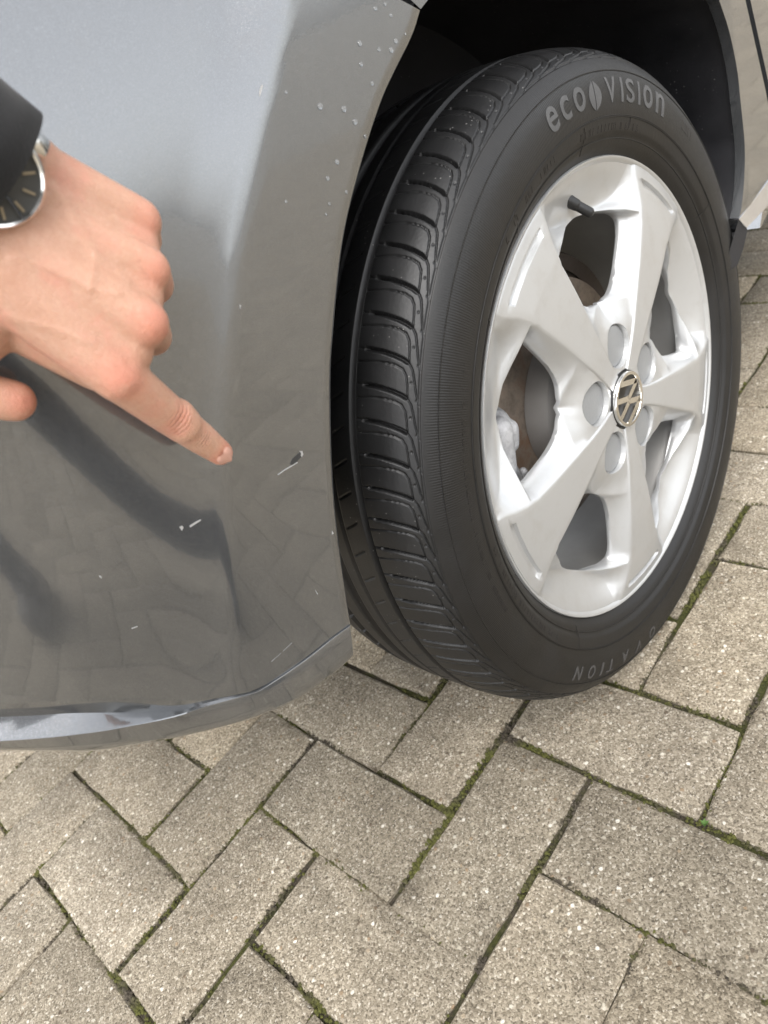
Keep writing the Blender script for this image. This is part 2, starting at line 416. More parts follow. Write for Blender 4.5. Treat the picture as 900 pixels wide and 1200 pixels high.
# moss and soil crumbs in the joints that lie nearest the lens
verts, faces = [], []
OCT = [(1, 0, 0), (-1, 0, 0), (0, 1, 0), (0, -1, 0), (0, 0, 1)]
OF = [(0, 2, 4), (2, 1, 4), (1, 3, 4), (3, 0, 4)]
for (d, u, v, lu, lv) in bricks[:110]:
    cs = corners(u, v, lu, lv)
    for k in range(4):
        a, b = cs[k], cs[(k + 1) % 4]; L = np.linalg.norm(b - a)
        for _ in range(int(L * 900)):
            q = a + (b - a) * random.random()
            dens = mnoise.noise(Vector((q[0] * 16, q[1] * 16, 3.1))) + .35 * mnoise.noise(Vector((q[0] * 70, q[1] * 70, 1)))
            if dens < -.22 or random.random() > .55 + dens: continue
            q = q + rng.normal(0, .0021, 2)
            r = random.uniform(.0007, .0023) * (1 + max(0, dens)); h = r * random.uniform(.5, 1.0)
            base = len(verts); a0 = random.uniform(0, PI)
            z0 = random.uniform(-.0042, -.0022)
            for o in OCT:
                verts.append((q[0] + r * (o[0] * math.cos(a0) - o[1] * math.sin(a0)) * random.uniform(.7, 1.3), q[1] + r * (o[0] * math.sin(a0) + o[1] * math.cos(a0)) * random.uniform(.7, 1.3), z0 + o[2] * h * 1.6))
            faces += [tuple(base + i for i in f) for f in OF]
tag(link('moss', mesh_from(verts, faces), MOSS, pavement, 180), kind='stuff')
# a tiny green sprout in a joint
sp = on_plane(826, 966, 2, 0)
bm = bmesh.new()
for k in range(6):
    a = k * PI / 3 + .4; L = random.uniform(.0025, .0045); b = Vector((math.cos(a), math.sin(a), 0)); t = Vector((-math.sin(a), math.cos(a), 0))
    o = Vector(sp); p = [o, o + b * L * .5 + t * .0013 + Vector((0, 0, .002)), o + b * L + Vector((0, 0, .003)), o + b * L * .5 - t * .0013 + Vector((0, 0, .002))]
    bm.faces.new([bm.verts.new(x) for x in p])
tag(link('weed', from_bm(bm), plain('leaf', (.07, .14, .025), .7)), 'tiny bright green weed sprouting in a joint between paving stones', 'weed')

# ------------------------------------------------------------------ the car
HUB = np.array([0, 0, .28798]); RR = .20819; CAMB = -.0168
car = empty('car', (0, 0, 0))
tag(car, 'metallic grey car with a scratched bumper corner and silver five spoke wheel', 'car')
wheel = empty('wheel', tuple(HUB), car); wheel.rotation_euler = (CAMB, 0, 0)

# --- tyre
yc = .083
half = [(.1985, .012), (.2045, .0035), (.2095, -.0015), (.2135, -.0052), (.2165, -.0072), (.2215, -.0092), (.2232, -.0112), (.2300, -.0132), (.2400, -.0148), (.2500, -.0150), (.2600, -.0136), (.2690, -.0100), (.2760, -.0050),
        (.2795, -.0012), (.2832, .0045), (.2868, .0120), (.2898, .0215), (.2920, .0330), (.2934, .0480), (.2940, .0650), (.2942, .083)]
half = [(r if r < .2095 else .2095 + (r - .2095) * 1.034, y) for r, y in half]
prof = half + [(r, 2 * yc - y) for r, y in half[::-1][1:]]
pr = smooth_curve(prof, 1200)
seg = np.r_[0, np.cumsum(np.linalg.norm(np.diff(pr, axis=0), axis=1))]
i0 = np.argmin(np.hypot(pr[:, 0] - (.2095 + (.2760 - .2095) * 1.034), pr[:, 1] + .0050)); s0 = seg[i0]           # tread starts at the shoulder line
SH = seg - s0
def prof_at(s):
    return np.interp(s, SH, pr[:, 0]), np.interp(s, SH, pr[:, 1])
s_half = np.interp(yc, pr[i0:600, 1], SH[i0:600])
rows = list(np.arange(SH[0], -.001, .0022)) + list(np.arange(-.001, .016, .00045)) + list(np.arange(.016, .064, .00065)) + list(np.arange(.064, s_half + .05, .0014)) + list(np.arange(s_half + .05, 2 * s_half + .002, .004)) + list(np.arange(2 * s_half + .002, SH[-1], .004))
rows = np.array(rows)
NP, SUB = 77, 34
NC = NP * SUB
th = np.arange(NC) * 2 * PI / NC
pl = 2 * PI * .29 / NP                                                                 # pitch length on the ground
def dist_poly(s, v, poly):
    d = np.full(s.shape, 1e9)
    for (a, b) in zip(poly, poly[1:]):
        a, b = np.array(a), np.array(b); ab = b - a
        t = np.clip(((s - a[0]) * ab[0] + (v - a[1]) * ab[1]) / (ab @ ab), 0, 1)
        d = np.minimum(d, np.hypot(s - a[0] - t * ab[0], v - a[1] - t * ab[1]))
    return d
THICK = [(.0490, -.002), (.036, -.001), (.026, .001), (.018, .0034), (.0122, .0058), (.0088, .0082), (.0066, .0118), (.0052, .018), (.0036, .027), (.0014, .036)]
THICK_WIDE = [(.0425, -.0015), (.030, .0002), (.020, .0028), (.0138, .0051), (.0105, .0070)]
THIN = [(.0490, -.0165), (.036, -.0168), (.026, -.0160), (.0185, -.0146), (.0132, -.0120), (.0106, -.0075), (.0096, .0000), (.0094, .0070)]
SS, TT = np.meshgrid(rows, th, indexing='ij')
arc = TT / (2 * PI) * NP * pl
depth = np.zeros_like(SS)
m1 = SS < .062
for k in (-2, -1, 0, 1):
    vv = (arc % pl) + k * pl
    dW = dist_poly(SS, vv, THICK_WIDE); dT = dist_poly(SS, vv, THICK); dN = dist_poly(SS, vv, THIN)
    depth = np.maximum(depth, np.where(m1, .0048 * (1 - sstep(dW, .0007, .0016)), 0))
    depth = np.maximum(depth, np.where(m1, .0016 * (1 - sstep(dT, .0002, .0007)), 0))
    depth = np.maximum(depth, np.where(m1, .0015 * (1 - sstep(dN, .0002, .0007)), 0))
    for q in ((.0070, -.003), (.0030, .009)):
        depth = np.maximum(depth, np.where(m1, -.0003 * (1 - sstep(np.hypot(SS - q[0], vv - q[1]), .0004, .001)), 0) + np.where(m1, .0011 * (1 - sstep(np.hypot(SS - q[0], vv - q[1]), .0005, .0011)), 0))
depth = np.maximum(depth, .0009 * (1 - sstep(np.abs(SS - .0010), .0005, .0012)))          # line where blocks end
def circ_groove(s, wd, dp):
    global depth
    depth = np.maximum(depth, dp * (1 - sstep(np.abs(SS - s), wd / 2 - .0006, wd / 2 + .0004)))
circ_groove(.0525, .0058, .0060)
circ_groove(.0790, .0030, .0035); circ_groove(s_half + .006, .0100, .0070); circ_groove(s_half + .034, .0090, .007)
for k in (-1, 0, 1):                                                                  # sipes in the centre ribs
    vv = (arc % pl) + k * pl
    dN = dist_poly(SS, vv, [(.062, .004), (.074, .010)]); depth = np.maximum(depth, .0015 * (1 - sstep(dN, .0003, .0009)))
    dN = dist_poly(SS, vv, [(s_half + .040, .0), (2 * s_half, .012)]); depth = np.maximum(depth, .003 * (1 - sstep(dN, .0008, .0016)))
r_, y_ = prof_at(rows)
dr = np.gradient(r_, rows); dy = np.gradient(y_, rows)                                   # outward normal in the (r,y) plane
nr, ny = -(-dy), -dr
RRr = r_[:, None] - depth * nr[:, None]; YY = y_[:, None] - depth * ny[:, None]
# flattened where it stands on the ground
X = RRr * np.cos(TT); Z = RRr * np.sin(TT)
flat = -HUB[2] + .0006
Z = np.where(Z < flat, flat + (Z - flat) * .02, Z)
tv = np.stack([X, YY, Z], -1).reshape(-1, 3)
me = mesh_from(tv, [])
nR = len(rows)
A_ = (np.arange(nR - 1)[:, None] * NC + np.arange(NC)[None]); B_ = (np.arange(nR - 1)[:, None] * NC + (np.arange(NC)[None] + 1) % NC)
F = np.stack([A_, A_ + NC, B_ + NC, B_], -1).reshape(-1, 4)
me = bpy.data.meshes.new('tyre'); me.vertices.add(len(tv)); me.vertices.foreach_set('co', tv.ravel())
me.loops.add(F.size); me.loops.foreach_set('vertex_index', F.ravel().astype(np.int32))
me.polygons.add(len(F)); me.polygons.foreach_set('loop_start', np.arange(0, F.size, 4, dtype=np.int32)); me.polygons.foreach_set('loop_total', np.full(len(F), 4, np.int32))
me.materials.append(WALL); me.materials.append(TREAD)
mi = ((rows[:-1] > .0005) & (rows[:-1] < 2 * s_half)).astype(np.int32)
me.polygons.foreach_set('material_index', np.repeat(mi, NC))
me.update(); me.validate()
link('tyre', me, None, wheel, 180)

def wall_y(r):                                                                          # outer sidewall surface y at radius r
    k = i0 + 60
    return np.interp(r, pr[:k, 0], pr[:k, 1])
def on_wall(r, a, lift=.0005):                                                          # a: degrees, 0 = rear, positive = down as on the photo
    p = math.radians(-a); return (r * math.cos(p), wall_y(r) - lift, r * math.sin(p))
def glyph(ch, w_, h_, offset=.0, shear=0.0):
    cu = bpy.data.curves.new('t', 'FONT'); cu.body = ch; cu.size = 1; cu.offset = offset; cu.resolution_u = 5; cu.shear = shear
    o = bpy.data.objects.new('t', cu); COL.objects.link(o)
    me = evaluated(o); bpy.data.objects.remove(o)
    b = bmesh.new(); b.from_mesh(me)
    bmesh.ops.triangulate(b, faces=b.faces)
    xs = [v.co.x for v in b.verts]; ys = [v.co.y for v in b.verts]
    for v in b.verts:
        v.co.x = ((v.co.x - min(xs)) / max(1e-6, max(xs) - min(xs)) - .5) * w_
        v.co.y = ((v.co.y - min(ys)) / max(1e-6, max(ys) - min(ys)) - .5) * h_
    for _ in range(2):
        e = [x for x in b.edges if x.calc_length() > .006]
        if e: bmesh.ops.subdivide_edges(b, edges=e, cuts=1); bmesh.ops.triangulate(b, faces=b.faces)
    return b
def put_glyph(dst, b, r0, a0, lift=.0006, flip=False):
    vm = {}
    for v in b.verts:
        x, y = (v.co.x, v.co.y) if not flip else (-v.co.x, -v.co.y)
        vm[v] = dst.verts.new(on_wall(r0 + y, a0 + math.degrees(x / r0), lift))
    for f in b.faces:
        try: dst.faces.new([vm[v] for v in f.verts])
        except ValueError: pass
    b.free()
def raise_text(name, bm_, mat, h=.0007):
    bmesh.ops.recalc_face_normals(bm_, faces=bm_.faces)
    r = bmesh.ops.extrude_face_region(bm_, geom=list(bm_.faces))
    for v in r['geom']:
        if isinstance(v, bmesh.types.BMVert): v.co.y += h
    return link(name, from_bm(bm_), mat, wheel, 30)
def polar(px, py, y=-.012):
    d = ray(px, py); ax = np.array([0, -math.cos(CAMB), -math.sin(CAMB)]); e2 = np.cross([1, 0, 0], ax)
    O = HUB - y * ax; t = ((O - CAM) @ ax) / (d @ ax); P = CAM + t * d - O
    return math.hypot(P[0], P @ e2), math.degrees(math.atan2(P @ e2, P[0]))
for ch, px, py, w_, h_ in (('e', 642.7, 137, .0145, .0175), ('c', 658, 124.5, .0130, .0165), ('o', 674.5, 114.5, .0160, .0170), ('V', 712, 105.5, .0155, .0185), ('I', 725, 109, .0032, .0180), ('S', 734.7, 112.5, .0135, .0180), ('I', 745, 116.5, .0032, .0180), ('o', 755, 122.7, .0165, .0180), ('n', 769, 131, .0160, .0175)):
    bm = bmesh.new(); r, a = polar(px, py); put_glyph(bm, glyph(ch, w_, h_, .012 if ch not in 'I' else .0), .2535, a, .0004)
    raise_text('letter', bm, LETTER)
# leaf emblem between the words
r, a = polar(692, 107); bm = bmesh.new()
for side in (-1, 1):
    L = []
    for k in range(9):
        t = k / 8; L.append((side * (.0100 if side > 0 else .0085) * math.sin(PI * min(1, t * 1.02)) ** .7 * (1 - .15 * t), -.0125 + .021 * t))
    for (x, y), (x2, y2) in zip(L, L[1:]):
        q = [(side * .0007, y), (x + side * .0007, y), (x2 + side * .0007, y2), (side * .0007, y2)]
        q = [on_wall(.2535 + yy, a + math.degrees(xx / .2535), .0004) for xx, yy in q]
        if abs(x) < 1e-5: q = [q[0], q[2], q[3]]
        elif abs(x2) < 1e-5: q = q[:3]
        bm.faces.new([bm.verts.new(z) for z in q])
bmesh.ops.remove_doubles(bm, verts=bm.verts, dist=1e-6)
raise_text('leaf_emblem', bm, LETTER)
for ch, px, py in (('N', 676, 783), ('O', 692, 778), ('I', 704, 774), ('T', 714, 769.5), ('A', 730, 759), ('V', 746, 747), ('O', 761, 733)):
    bm = bmesh.new(); r, a = polar(px, py); w_ = .0030 if ch == 'I' else .0125
    put_glyph(bm, glyph(ch, w_, .0135, .01), .2570, a, .0004)
    raise_text('letter', bm, LETTER2, .0009)
bm = bmesh.new()
def small_marks(a0, a1, r0, h, wd, gap):                                                # rows of worn moulded marks, too worn to read
    a = a0
    while a < a1:
        for k in range(random.choice((1, 2))):
            x = a + math.degrees(k * wd * .5 / r0); t = random.uniform(-.2, .2) * wd
            q = [(r0 - h / 2, x), (r0 - h / 2, x + math.degrees(wd * .28 / r0)), (r0 + h / 2, x + math.degrees((wd * .28 + t) / r0)), (r0 + h / 2, x + math.degrees(t / r0))]
            bm.faces.new([bm.verts.new(on_wall(rr, aa, .0003)) for rr, aa in q])
        a += math.degrees((wd + (gap if random.random() < .25 else wd * .35)) / r0)
small_marks(-86, -62, .2275, .0050, .0042, .004); small_marks(-118, -96, .2290, .0045, .0040, .012)
small_marks(-170, -140, .2460, .0032, .0026, .006); small_marks(172, 205, .2462, .0032, .0026, .006)
small_marks(150, 185, .2290, .004, .0036, .006); small_marks(-44, -38, .2540, .008, .005, .003)
tag(raise_text('moulded_marks', bm, MARK, .0006), kind='stuff')
for r0 in (.2195, .2345, .2355, .2680):
    bm = bmesh.new(); lathe(bm, [(r0 - .0005, wall_y(r0 - .0005) + .0002), (r0 - .0003, wall_y(r0) - .0006), (r0 + .0003, wall_y(r0) - .0006), (r0 + .0005, wall_y(r0 + .0005) + .0002)], 240)
    link('moulding_ring', from_bm(bm), WALL, wheel, 60)
for a, r1, r2 in ((-113, .2120, .2340), (-132, .2110, .2240), (-84.5, .2140, .2330), (-66, .2265, .2340), (172, .2120, .2330), (-22, .2140, .2340), (140, .2140, .2330)):
    bm = bmesh.new(); q = [on_wall(r1, a - .12), on_wall(r1, a + .12), on_wall((r1 + r2) / 2, a + .12), on_wall(r2, a + .12), on_wall(r2, a - .12), on_wall((r1 + r2) / 2, a - .12)]
    bm.faces.new([bm.verts.new(z) for z in q])
    raise_text('moulding_seam', bm, MARK, .0004)

# --- rim: spoke disc
PH = [math.radians(-(-115.5 + 72 * k)) for k in range(5)]
rs = [.128, .14, .16, .19, .22, .25, .28, .31, .34, .37, .395, .412, .424, .432, .438, .444, .452, .463, .48, .505, .54, .58, .62, .66, .70, .735, .76, .775, .785, .791, .796, .803, .815, .835, .86, .885, .900, .9045, .910, .9325, .938, .946, .958, .970, .982]
def interp(r, pts): return float(np.interp(r, [p[0] for p in pts], [p[1] for p in pts]))
def wf(r): return interp(r, [(.12, 18), (.2, 12.5), (.3, 11), (.6, 10.6), (.75, 10.6), (.86, 11.8), (.93, 13.6), (1, 15)])
def wo(r): return interp(r, [(.12, 30), (.25, 26), (.34, 27), (.40, 30), (.424, 32.5), (.438, 34.6), (.444, 30), (.452, 26), (.463, 23.5), (.48, 21), (.505, 19), (.54, 17.3), (.60, 15.8), (.66, 14.7), (.72, 13.7), (.76, 13.2), (.775, 13.6), (.785, 15.0), (.791, 18), (.796, 34.6), (.803, 30), (.815, 24), (.835, 20.5), (.86, 18.4), (.9, 17.3), (.95, 17), (1, 17)])
def yf(r): return interp(r, [(.12, -.0082), (.3, -.0092), (.6, -.0088), (.8, -.0066), (.9, -.0042), (.96, -.0020), (1, -.0005)])
def yl(r): return interp(r, [(.12, -.0075), (.25, -.0085), (.31, -.0070), (.36, -.0030), (.40, .0018), (.444, .0055), (.50, .0066), (.6, .0072), (.70, .0080), (.76, .0108), (.79, .0138), (.82, .0140), (.86, .0115), (.9, .0078), (.94, .0034), (.97, .0008), (1, .0)])
def yv(r): return interp(r, [(.12, -.0075), (.25, -.0084), (.31, -.0066), (.36, -.0022), (.40, .0034), (.444, .0085), (.795, .0172), (.82, .0164), (.86, .0132), (.9, .0087), (.94, .0038), (.97, .0009), (1, .0)])
COLS = []
def soft(fn, r, h):
    h = min(h, max(0.0, min(abs(r - .452), abs(r - .79)) * .6))
    return sum(fn(r + h * k / 3) for k in range(-3, 4)) / 7
def cols(r):
    f, o = soft(wf, r, .03), soft(wo, r, .03); f2 = min(f, o - 3)
    g = [(0, 0), (.45 * f2, 0), (.70 * f2, 0), (.76 * f2, 0), (f2 - .9, .00), (f2 - .25, .0005), (f2 + .25, .0016)]
    a = [(x, yf(r) + d) for x, d in g]
    y0 = yf(r) + .0016; y1 = soft(yl, r, .025)
    for t, e in ((.3, .24), (.6, .60), (.82, .88)):
        a.append((f2 + .25 + (o - f2 - .25) * t, y0 + (y1 - y0) * e))
    a.append((o, y1))
    for t in (.4, .75, 1): a.append((o + (36 - o) * t, y1 + (soft(yv, r, .025) - y1) * sstep(t, 0, 1)))
    if .9075 < r < .9345:                                                               # slot pressed into the spoke foot
        a = [(x, y + (.0034 if k <= 2 else 0)) for k, (x, y) in enumerate(a)]
    return a
bm = bmesh.new()
grid = []
for r in rs:
    c = cols(r); row = []
    for k in range(5):
        line = [(-x, y) for x, y in c[:0:-1]][1:] + c                                    # -36 (dropped) .. 36
        for x, y in line:
            a = PH[k] - math.radians(x); row.append(bm.verts.new((r * RR * math.cos(a), y, r * RR * math.sin(a))))
    grid.append(row)
nc = len(grid[0]); per = nc // 5; ncl = len(cols(.5))
OI = 10                                                                                 # index of the opening edge column
def col_id(j):                                                                          # signed column number within a sector
    return j % per - (ncl - 2)
for i in range(len(rs) - 1):
    for j in range(nc):
        if .4375 < (rs[i] + rs[i + 1]) / 2 < .7955:
            k0, k1 = col_id(j), col_id(j) + 1
            if min(abs(k0), abs(k1)) >= OI: continue
        bm.faces.new((grid[i][j], grid[i][(j + 1) % nc], grid[i + 1][(j + 1) % nc], grid[i + 1][j]))
bmesh.ops.delete(bm, geom=[v for v in bm.verts if not v.link_faces], context='VERTS')
bmesh.ops.recalc_face_normals(bm, faces=bm.faces)
r = bmesh.ops.extrude_face_region(bm, geom=list(bm.faces))
for v in r['geom']:
    if isinstance(v, bmesh.types.BMVert):
        rho = math.hypot(v.co.x, v.co.z) / RR
        v.co.y = v.co.y + (.0042 if rho > .36 else .014)
disc = link('rim', from_bm(bm), RIMM)
bm = bmesh.new()                                                                        # bolt wells
for k in range(5):
    a = PH[k] + math.radians(36); c = Vector((.2445 * RR * math.cos(a), 0, .2445 * RR * math.sin(a)))
    rows_ = [[bm.verts.new((c.x + rr * math.cos(2 * PI * q / 28), yy, c.z + rr * math.sin(2 * PI * q / 28))) for q in range(28)] for rr, yy in ((.0205, -.03), (.0198, -.0008))]
    for q in range(28): bm.faces.new((rows_[0][q], rows_[0][(q + 1) % 28], rows_[1][(q + 1) % 28], rows_[1][q]))
    bm.faces.new(rows_[0]); bm.faces.new(rows_[1])
cut = link('cutter', from_bm(bm), RIMM)
mo = disc.modifiers.new('b', 'BOOLEAN'); mo.operation = 'DIFFERENCE'; mo.object = cut; mo.solver = 'EXACT'
bv = disc.modifiers.new('v', 'BEVEL'); bv.width = .0011; bv.segments = 2; bv.limit_method = 'ANGLE'; bv.angle_limit = math.radians(55)
me = evaluated(disc)
bpy.data.objects.remove(disc); bpy.data.objects.remove(cut)
me.materials.clear(); rim = link('rim', me, RIMM, wheel, 50)
bm = bmesh.new()                                                                        # flange and barrel
lathe(bm, [(.950 * RR, .0075), (.968 * RR, .0025), (.980 * RR, -.0002), (.988 * RR, -.0022), (.995 * RR, -.0024), (1.0 * RR, -.0006), (1.0 * RR, .004), (.99 * RR, .010), (.955 * RR, .018)], 240)
link('rim_flange', from_bm(bm), RIMM, wheel, 60)
bm = bmesh.new()
lathe(bm, [(.955 * RR, .0095), (.90 * RR, .020), (.865 * RR, .034), (.845 * RR, .06), (.845 * RR, .10), (.87 * RR, .14), (.93 * RR, .165), (.99 * RR, .170)], 160)
link('rim_barrel', from_bm(bm), plain('barrel_grey', (.30, .295, .285), .45, .4), wheel, 60)
for k in range(5):
    a = PH[k] + math.radians(36); c = (.2445 * RR * math.cos(a), 0, .2445 * RR * math.sin(a))
    bm = bmesh.new(); lathe(bm, [(.0001, -.0036), (.013, -.0034), (.0178, -.0028), (.0188, -.0016), (.0188, .012)], 40)
    o = link('bolt_cap', from_bm(bm), BOLTCAP, wheel, 40); o.location = c
# --- centre cap with its emblem
bm = bmesh.new(); lathe(bm, [(.0002, -.0098), (.022, -.0094), (.0256, -.0088), (.0262, -.0078), (.0262, .004)], 64)
cap = link('centre_cap', from_bm(bm), EMBDARK, wheel, 40)
bm = bmesh.new(); lathe(bm, [(.0268, -.006), (.0268, -.0078), (.0278, -.0078), (.0278, .0)], 64); link('cap_gap', from_bm(bm), BLACK, wheel, 40)
bm = bmesh.new()
ER = .0256
lathe(bm, [(ER, -.0086), (ER, -.0112), (ER * .985, -.0119), (ER * .875, -.0119), (ER * .86, -.0112), (ER * .86, -.009)], 72)
def stroke(pts, wd):
    for (a, b) in zip(pts, pts[1:]):
        a, b = np.array(a), np.array(b); d = (b - a) / np.linalg.norm(b - a); n = np.array([-d[1], d[0]]) * wd / 2
        q = [a + n, b + n, b - n, a - n]
        lo = [bm.verts.new((x * ER, -.009, y * ER)) for x, y in q]; hi = [bm.verts.new((x * ER, -.01185, y * ER)) for x, y in q]
        bm.faces.new(hi); bm.faces.new(lo[::-1])
        for k in range(4): bm.faces.new((lo[k], lo[(k + 1) % 4], hi[(k + 1) % 4], hi[k]))
WD = .20
for s in (-1, 1):
    stroke([(s * .345, .83), (s * .075, .10)], WD)                                       # V
    stroke([(s * .80, .40), (s * .375, -.70)], WD); stroke([(s * .375, -.70), (s * .075, .02)], WD)   # W
stroke([(-.16, .075), (.16, .075)], .10)
emb = link('cap_emblem', from_bm(bm), CHROME, wheel, 30)
emb.rotation_euler = (0, math.radians(-87), 0)
# --- valve, brake
b0, b1 = Vector(on_plane(662, 230, 1, .0165) - HUB), Vector(on_plane(694, 248, 1, .002) - HUB); b1 = b0 + (b1 - b0).normalized() * .027
bm = bmesh.new(); bq = b0.lerp(b1, .5)
capsule(bm, b0, bq, .0058, .0048); capsule(bm, bq, b1, .0042, .0042)
link('valve_stem', from_bm(bm), BLACK, wheel, 60)
bm = bmesh.new(); lathe(bm, [(.030, .024), (.066, .026), (.073, .030), (.074, .052), (.0745, .053), (.080, .0535), (.111, .0535), (.1135, .0545), (.1135, .0625), (.05, .063)], 120)
link('brake_disc', from_bm(bm), DISC, wheel, 35)
bm = bmesh.new(); lathe(bm, [(.0310, .0235), (.066, .0235), (.0748, .0290), (.0752, .0525)], 100)
link('disc_hat', from_bm(bm), plain('hat_grey', (.27, .26, .25), .5, .4), wheel, 35)
bm = bmesh.new(); lathe(bm, [(.122, .070), (.135, .066), (.138, .072), (.05, .078)], 100)
link('splash_shield', from_bm(bm), plain('shield_brown', (.07, .055, .045), .7, .2, bumpscale=120, bumpd=.001), car, 35).location = tuple(HUB)
def hubp(r, a, y): p = math.radians(-a); return tuple(HUB + np.array([r * math.cos(p), y, r * math.sin(p)]))
def cal(px, py, y):
    return tuple(on_plane(px, py, 1, y))
caps = [(cal(584, 505, .036), cal(588, 552, .036), .0125, .0135), (cal(596, 503, .038), cal(598, 520, .038), .009, .008), (cal(596, 552, .038), cal(606, 568, .040), .009, .007),
        (cal(575, 500, .05), cal(578, 570, .05), .018, .018), (cal(560, 490, .06), cal(565, 580, .06), .02, .02), (cal(613, 553, .042), cal(614, 556, .042), .0048, .0048), (cal(588, 540, .034), cal(600, 556, .038), .007, .006)]
organic('brake_caliper', caps, CAST, car, .0018, 4)
bm = bmesh.new()
capsule(bm, hubp(.135, 195, .06), hubp(.15, 215, .08), .006, .006); capsule(bm, (0, .09, HUB[2]), (0, .35, HUB[2]), .05, .04)
link('axle', from_bm(bm), plain('axle_dark', (.04, .032, .026), .7), car, 60)

# --- bumper skin
def xc(z):                                                                              # where the bumper corner starts to turn
    return np.interp(z, [.30, .384, .44, .50, .58, .67, .80, 1.0], [-.452, -.435, -.405, -.372, -.305, -.208, -.10, .0])
def ybase(x): return .005 - .025 * np.clip((x + .15) / .45, 0, 1)
def ybody(x, z):
    d = max(0.0, xc(z) - x); k = sstep(d, 0, .05)
    v = max(0.0, z - .575); t = max(0.0, -.36 - x)
    lo = max(0.0, .47 - z)
    return ybase(x) + .17 * .022 * (1 - math.exp(-d / .022)) + t * t / (2 * .30) + k * (v * v / (2 * .75)) + k * lo * lo * .15
def hit(px, py, off=0.0):
    d = ray(px, py); lo, hi = .05, None; t = .05
    g = lambda t: (CAM + t * d)[1] - ybody((CAM + t * d)[0], (CAM + t * d)[2]) - off
    while t < 2.5:
        if g(t) > 0: hi = t; break
        lo = t; t += .01
    if hi is None: hi = 2.5
    for _ in range(40):
        m = (lo + hi) / 2
        if g(m) > 0: hi = m
        else: lo = m
    return CAM + hi * d
E_PX = [(492, 12), (483, 40), (461.7, 83), (446.7, 116.7), (430, 166.7), (413, 227), (401.7, 280), (395, 333), (390, 390), (387, 440), (388, 523), (391.7, 590), (398, 647), (406.7, 707), (410.5, 731)]
K_PX = [(362, -50), (344, 0), (322, 67), (300, 133), (283, 200), (268, 300), (264, 383), (264, 467), (267, 533), (273, 570), (282, 640), (290, 710), (293, 760), (292, 811)]
F_PX = [(-330, -330), (-330, 0), (-330, 400), (-330, 835)]
LIP = [(410.5, 731), (390, 745.5), (357, 771.5), (333, 789), (312, 802), (292, 811), (250, 819), (200, 821), (133, 821), (60, 822.5), (0, 825.5), (-100, 830), (-330, 835)]
TOP = [(492, 12), (470, 0), (430, -20), (362, -50), (250, -100), (50, -190), (-330, -330)]
NV, NE, NO = 90, 14, 70
Ee, Kk, Ff = smooth_curve(E_PX, NV), smooth_curve(K_PX, NV), smooth_curve(F_PX, NV)
def split(curve, n1, n2, key):
    p = np.array(curve, float); i = [k for k, q in enumerate(curve) if tuple(q) == key][0]
    return np.vstack([smooth_curve(p[:i + 1], n1), smooth_curve(p[i:], n2)[1:]])
bot = split(LIP, NE, NO, (292, 811)); top = split(TOP, NE, NO, (362, -50))
PXG = np.zeros((NV, NE + NO - 1, 2))
for i in range(NV):
    row = np.vstack([np.linspace(Ee[i], Kk[i], NE), np.linspace(Kk[i], Ff[i], NO)[1:]])
    PXG[i] = row
for j in range(NE + NO - 1):                                                             # pull the ends onto the seam curves
    d0, d1 = top[j] - PXG[0, j], bot[j] - PXG[-1, j]
    for i in range(NV):
        t = i / (NV - 1); PXG[i, j] += d0 * (1 - t) ** 3 + d1 * t ** 3
P = np.array([[hit(*PXG[i, j]) for j in range(NE + NO - 1)] for i in range(NV)])
ncb = NE + NO - 1
# soft crease: the panel right of it sits a hair proud
extra = []
for i in range(NV):                                                                     # the corner keeps turning out of view
    q = P[i, -1]; extra.append([q + np.array([-.03, .05, 0]), q + np.array([-.05, .13, 0]), q + np.array([-.06, .30, 0]), q + np.array([-.065, .75, 0])])
P2 = np.concatenate([P, np.array(extra)], axis=1)
inner = P2[:, :1] + np.array([0.0, .0012, 0]) + 0 * P2[:, :1]
# return flange round the wheel arch
arc_dir = P2[:, 0] - HUB; arc_dir[:, 1] = 0; arc_dir /= np.linalg.norm(arc_dir, axis=1)[:, None]
fl1 = P2[:, 0] - arc_dir * .0012 + np.array([0, .0012, 0]); fl2 = fl1 + np.array([0, .022, 0]) + arc_dir * .002
G = np.concatenate([fl2[:, None], fl1[:, None], P2], axis=1)
bump = link('bumper', mesh_from(G.reshape(-1, 3), grid_faces(G.shape[0], G.shape[1])), PAINT, car, 50)
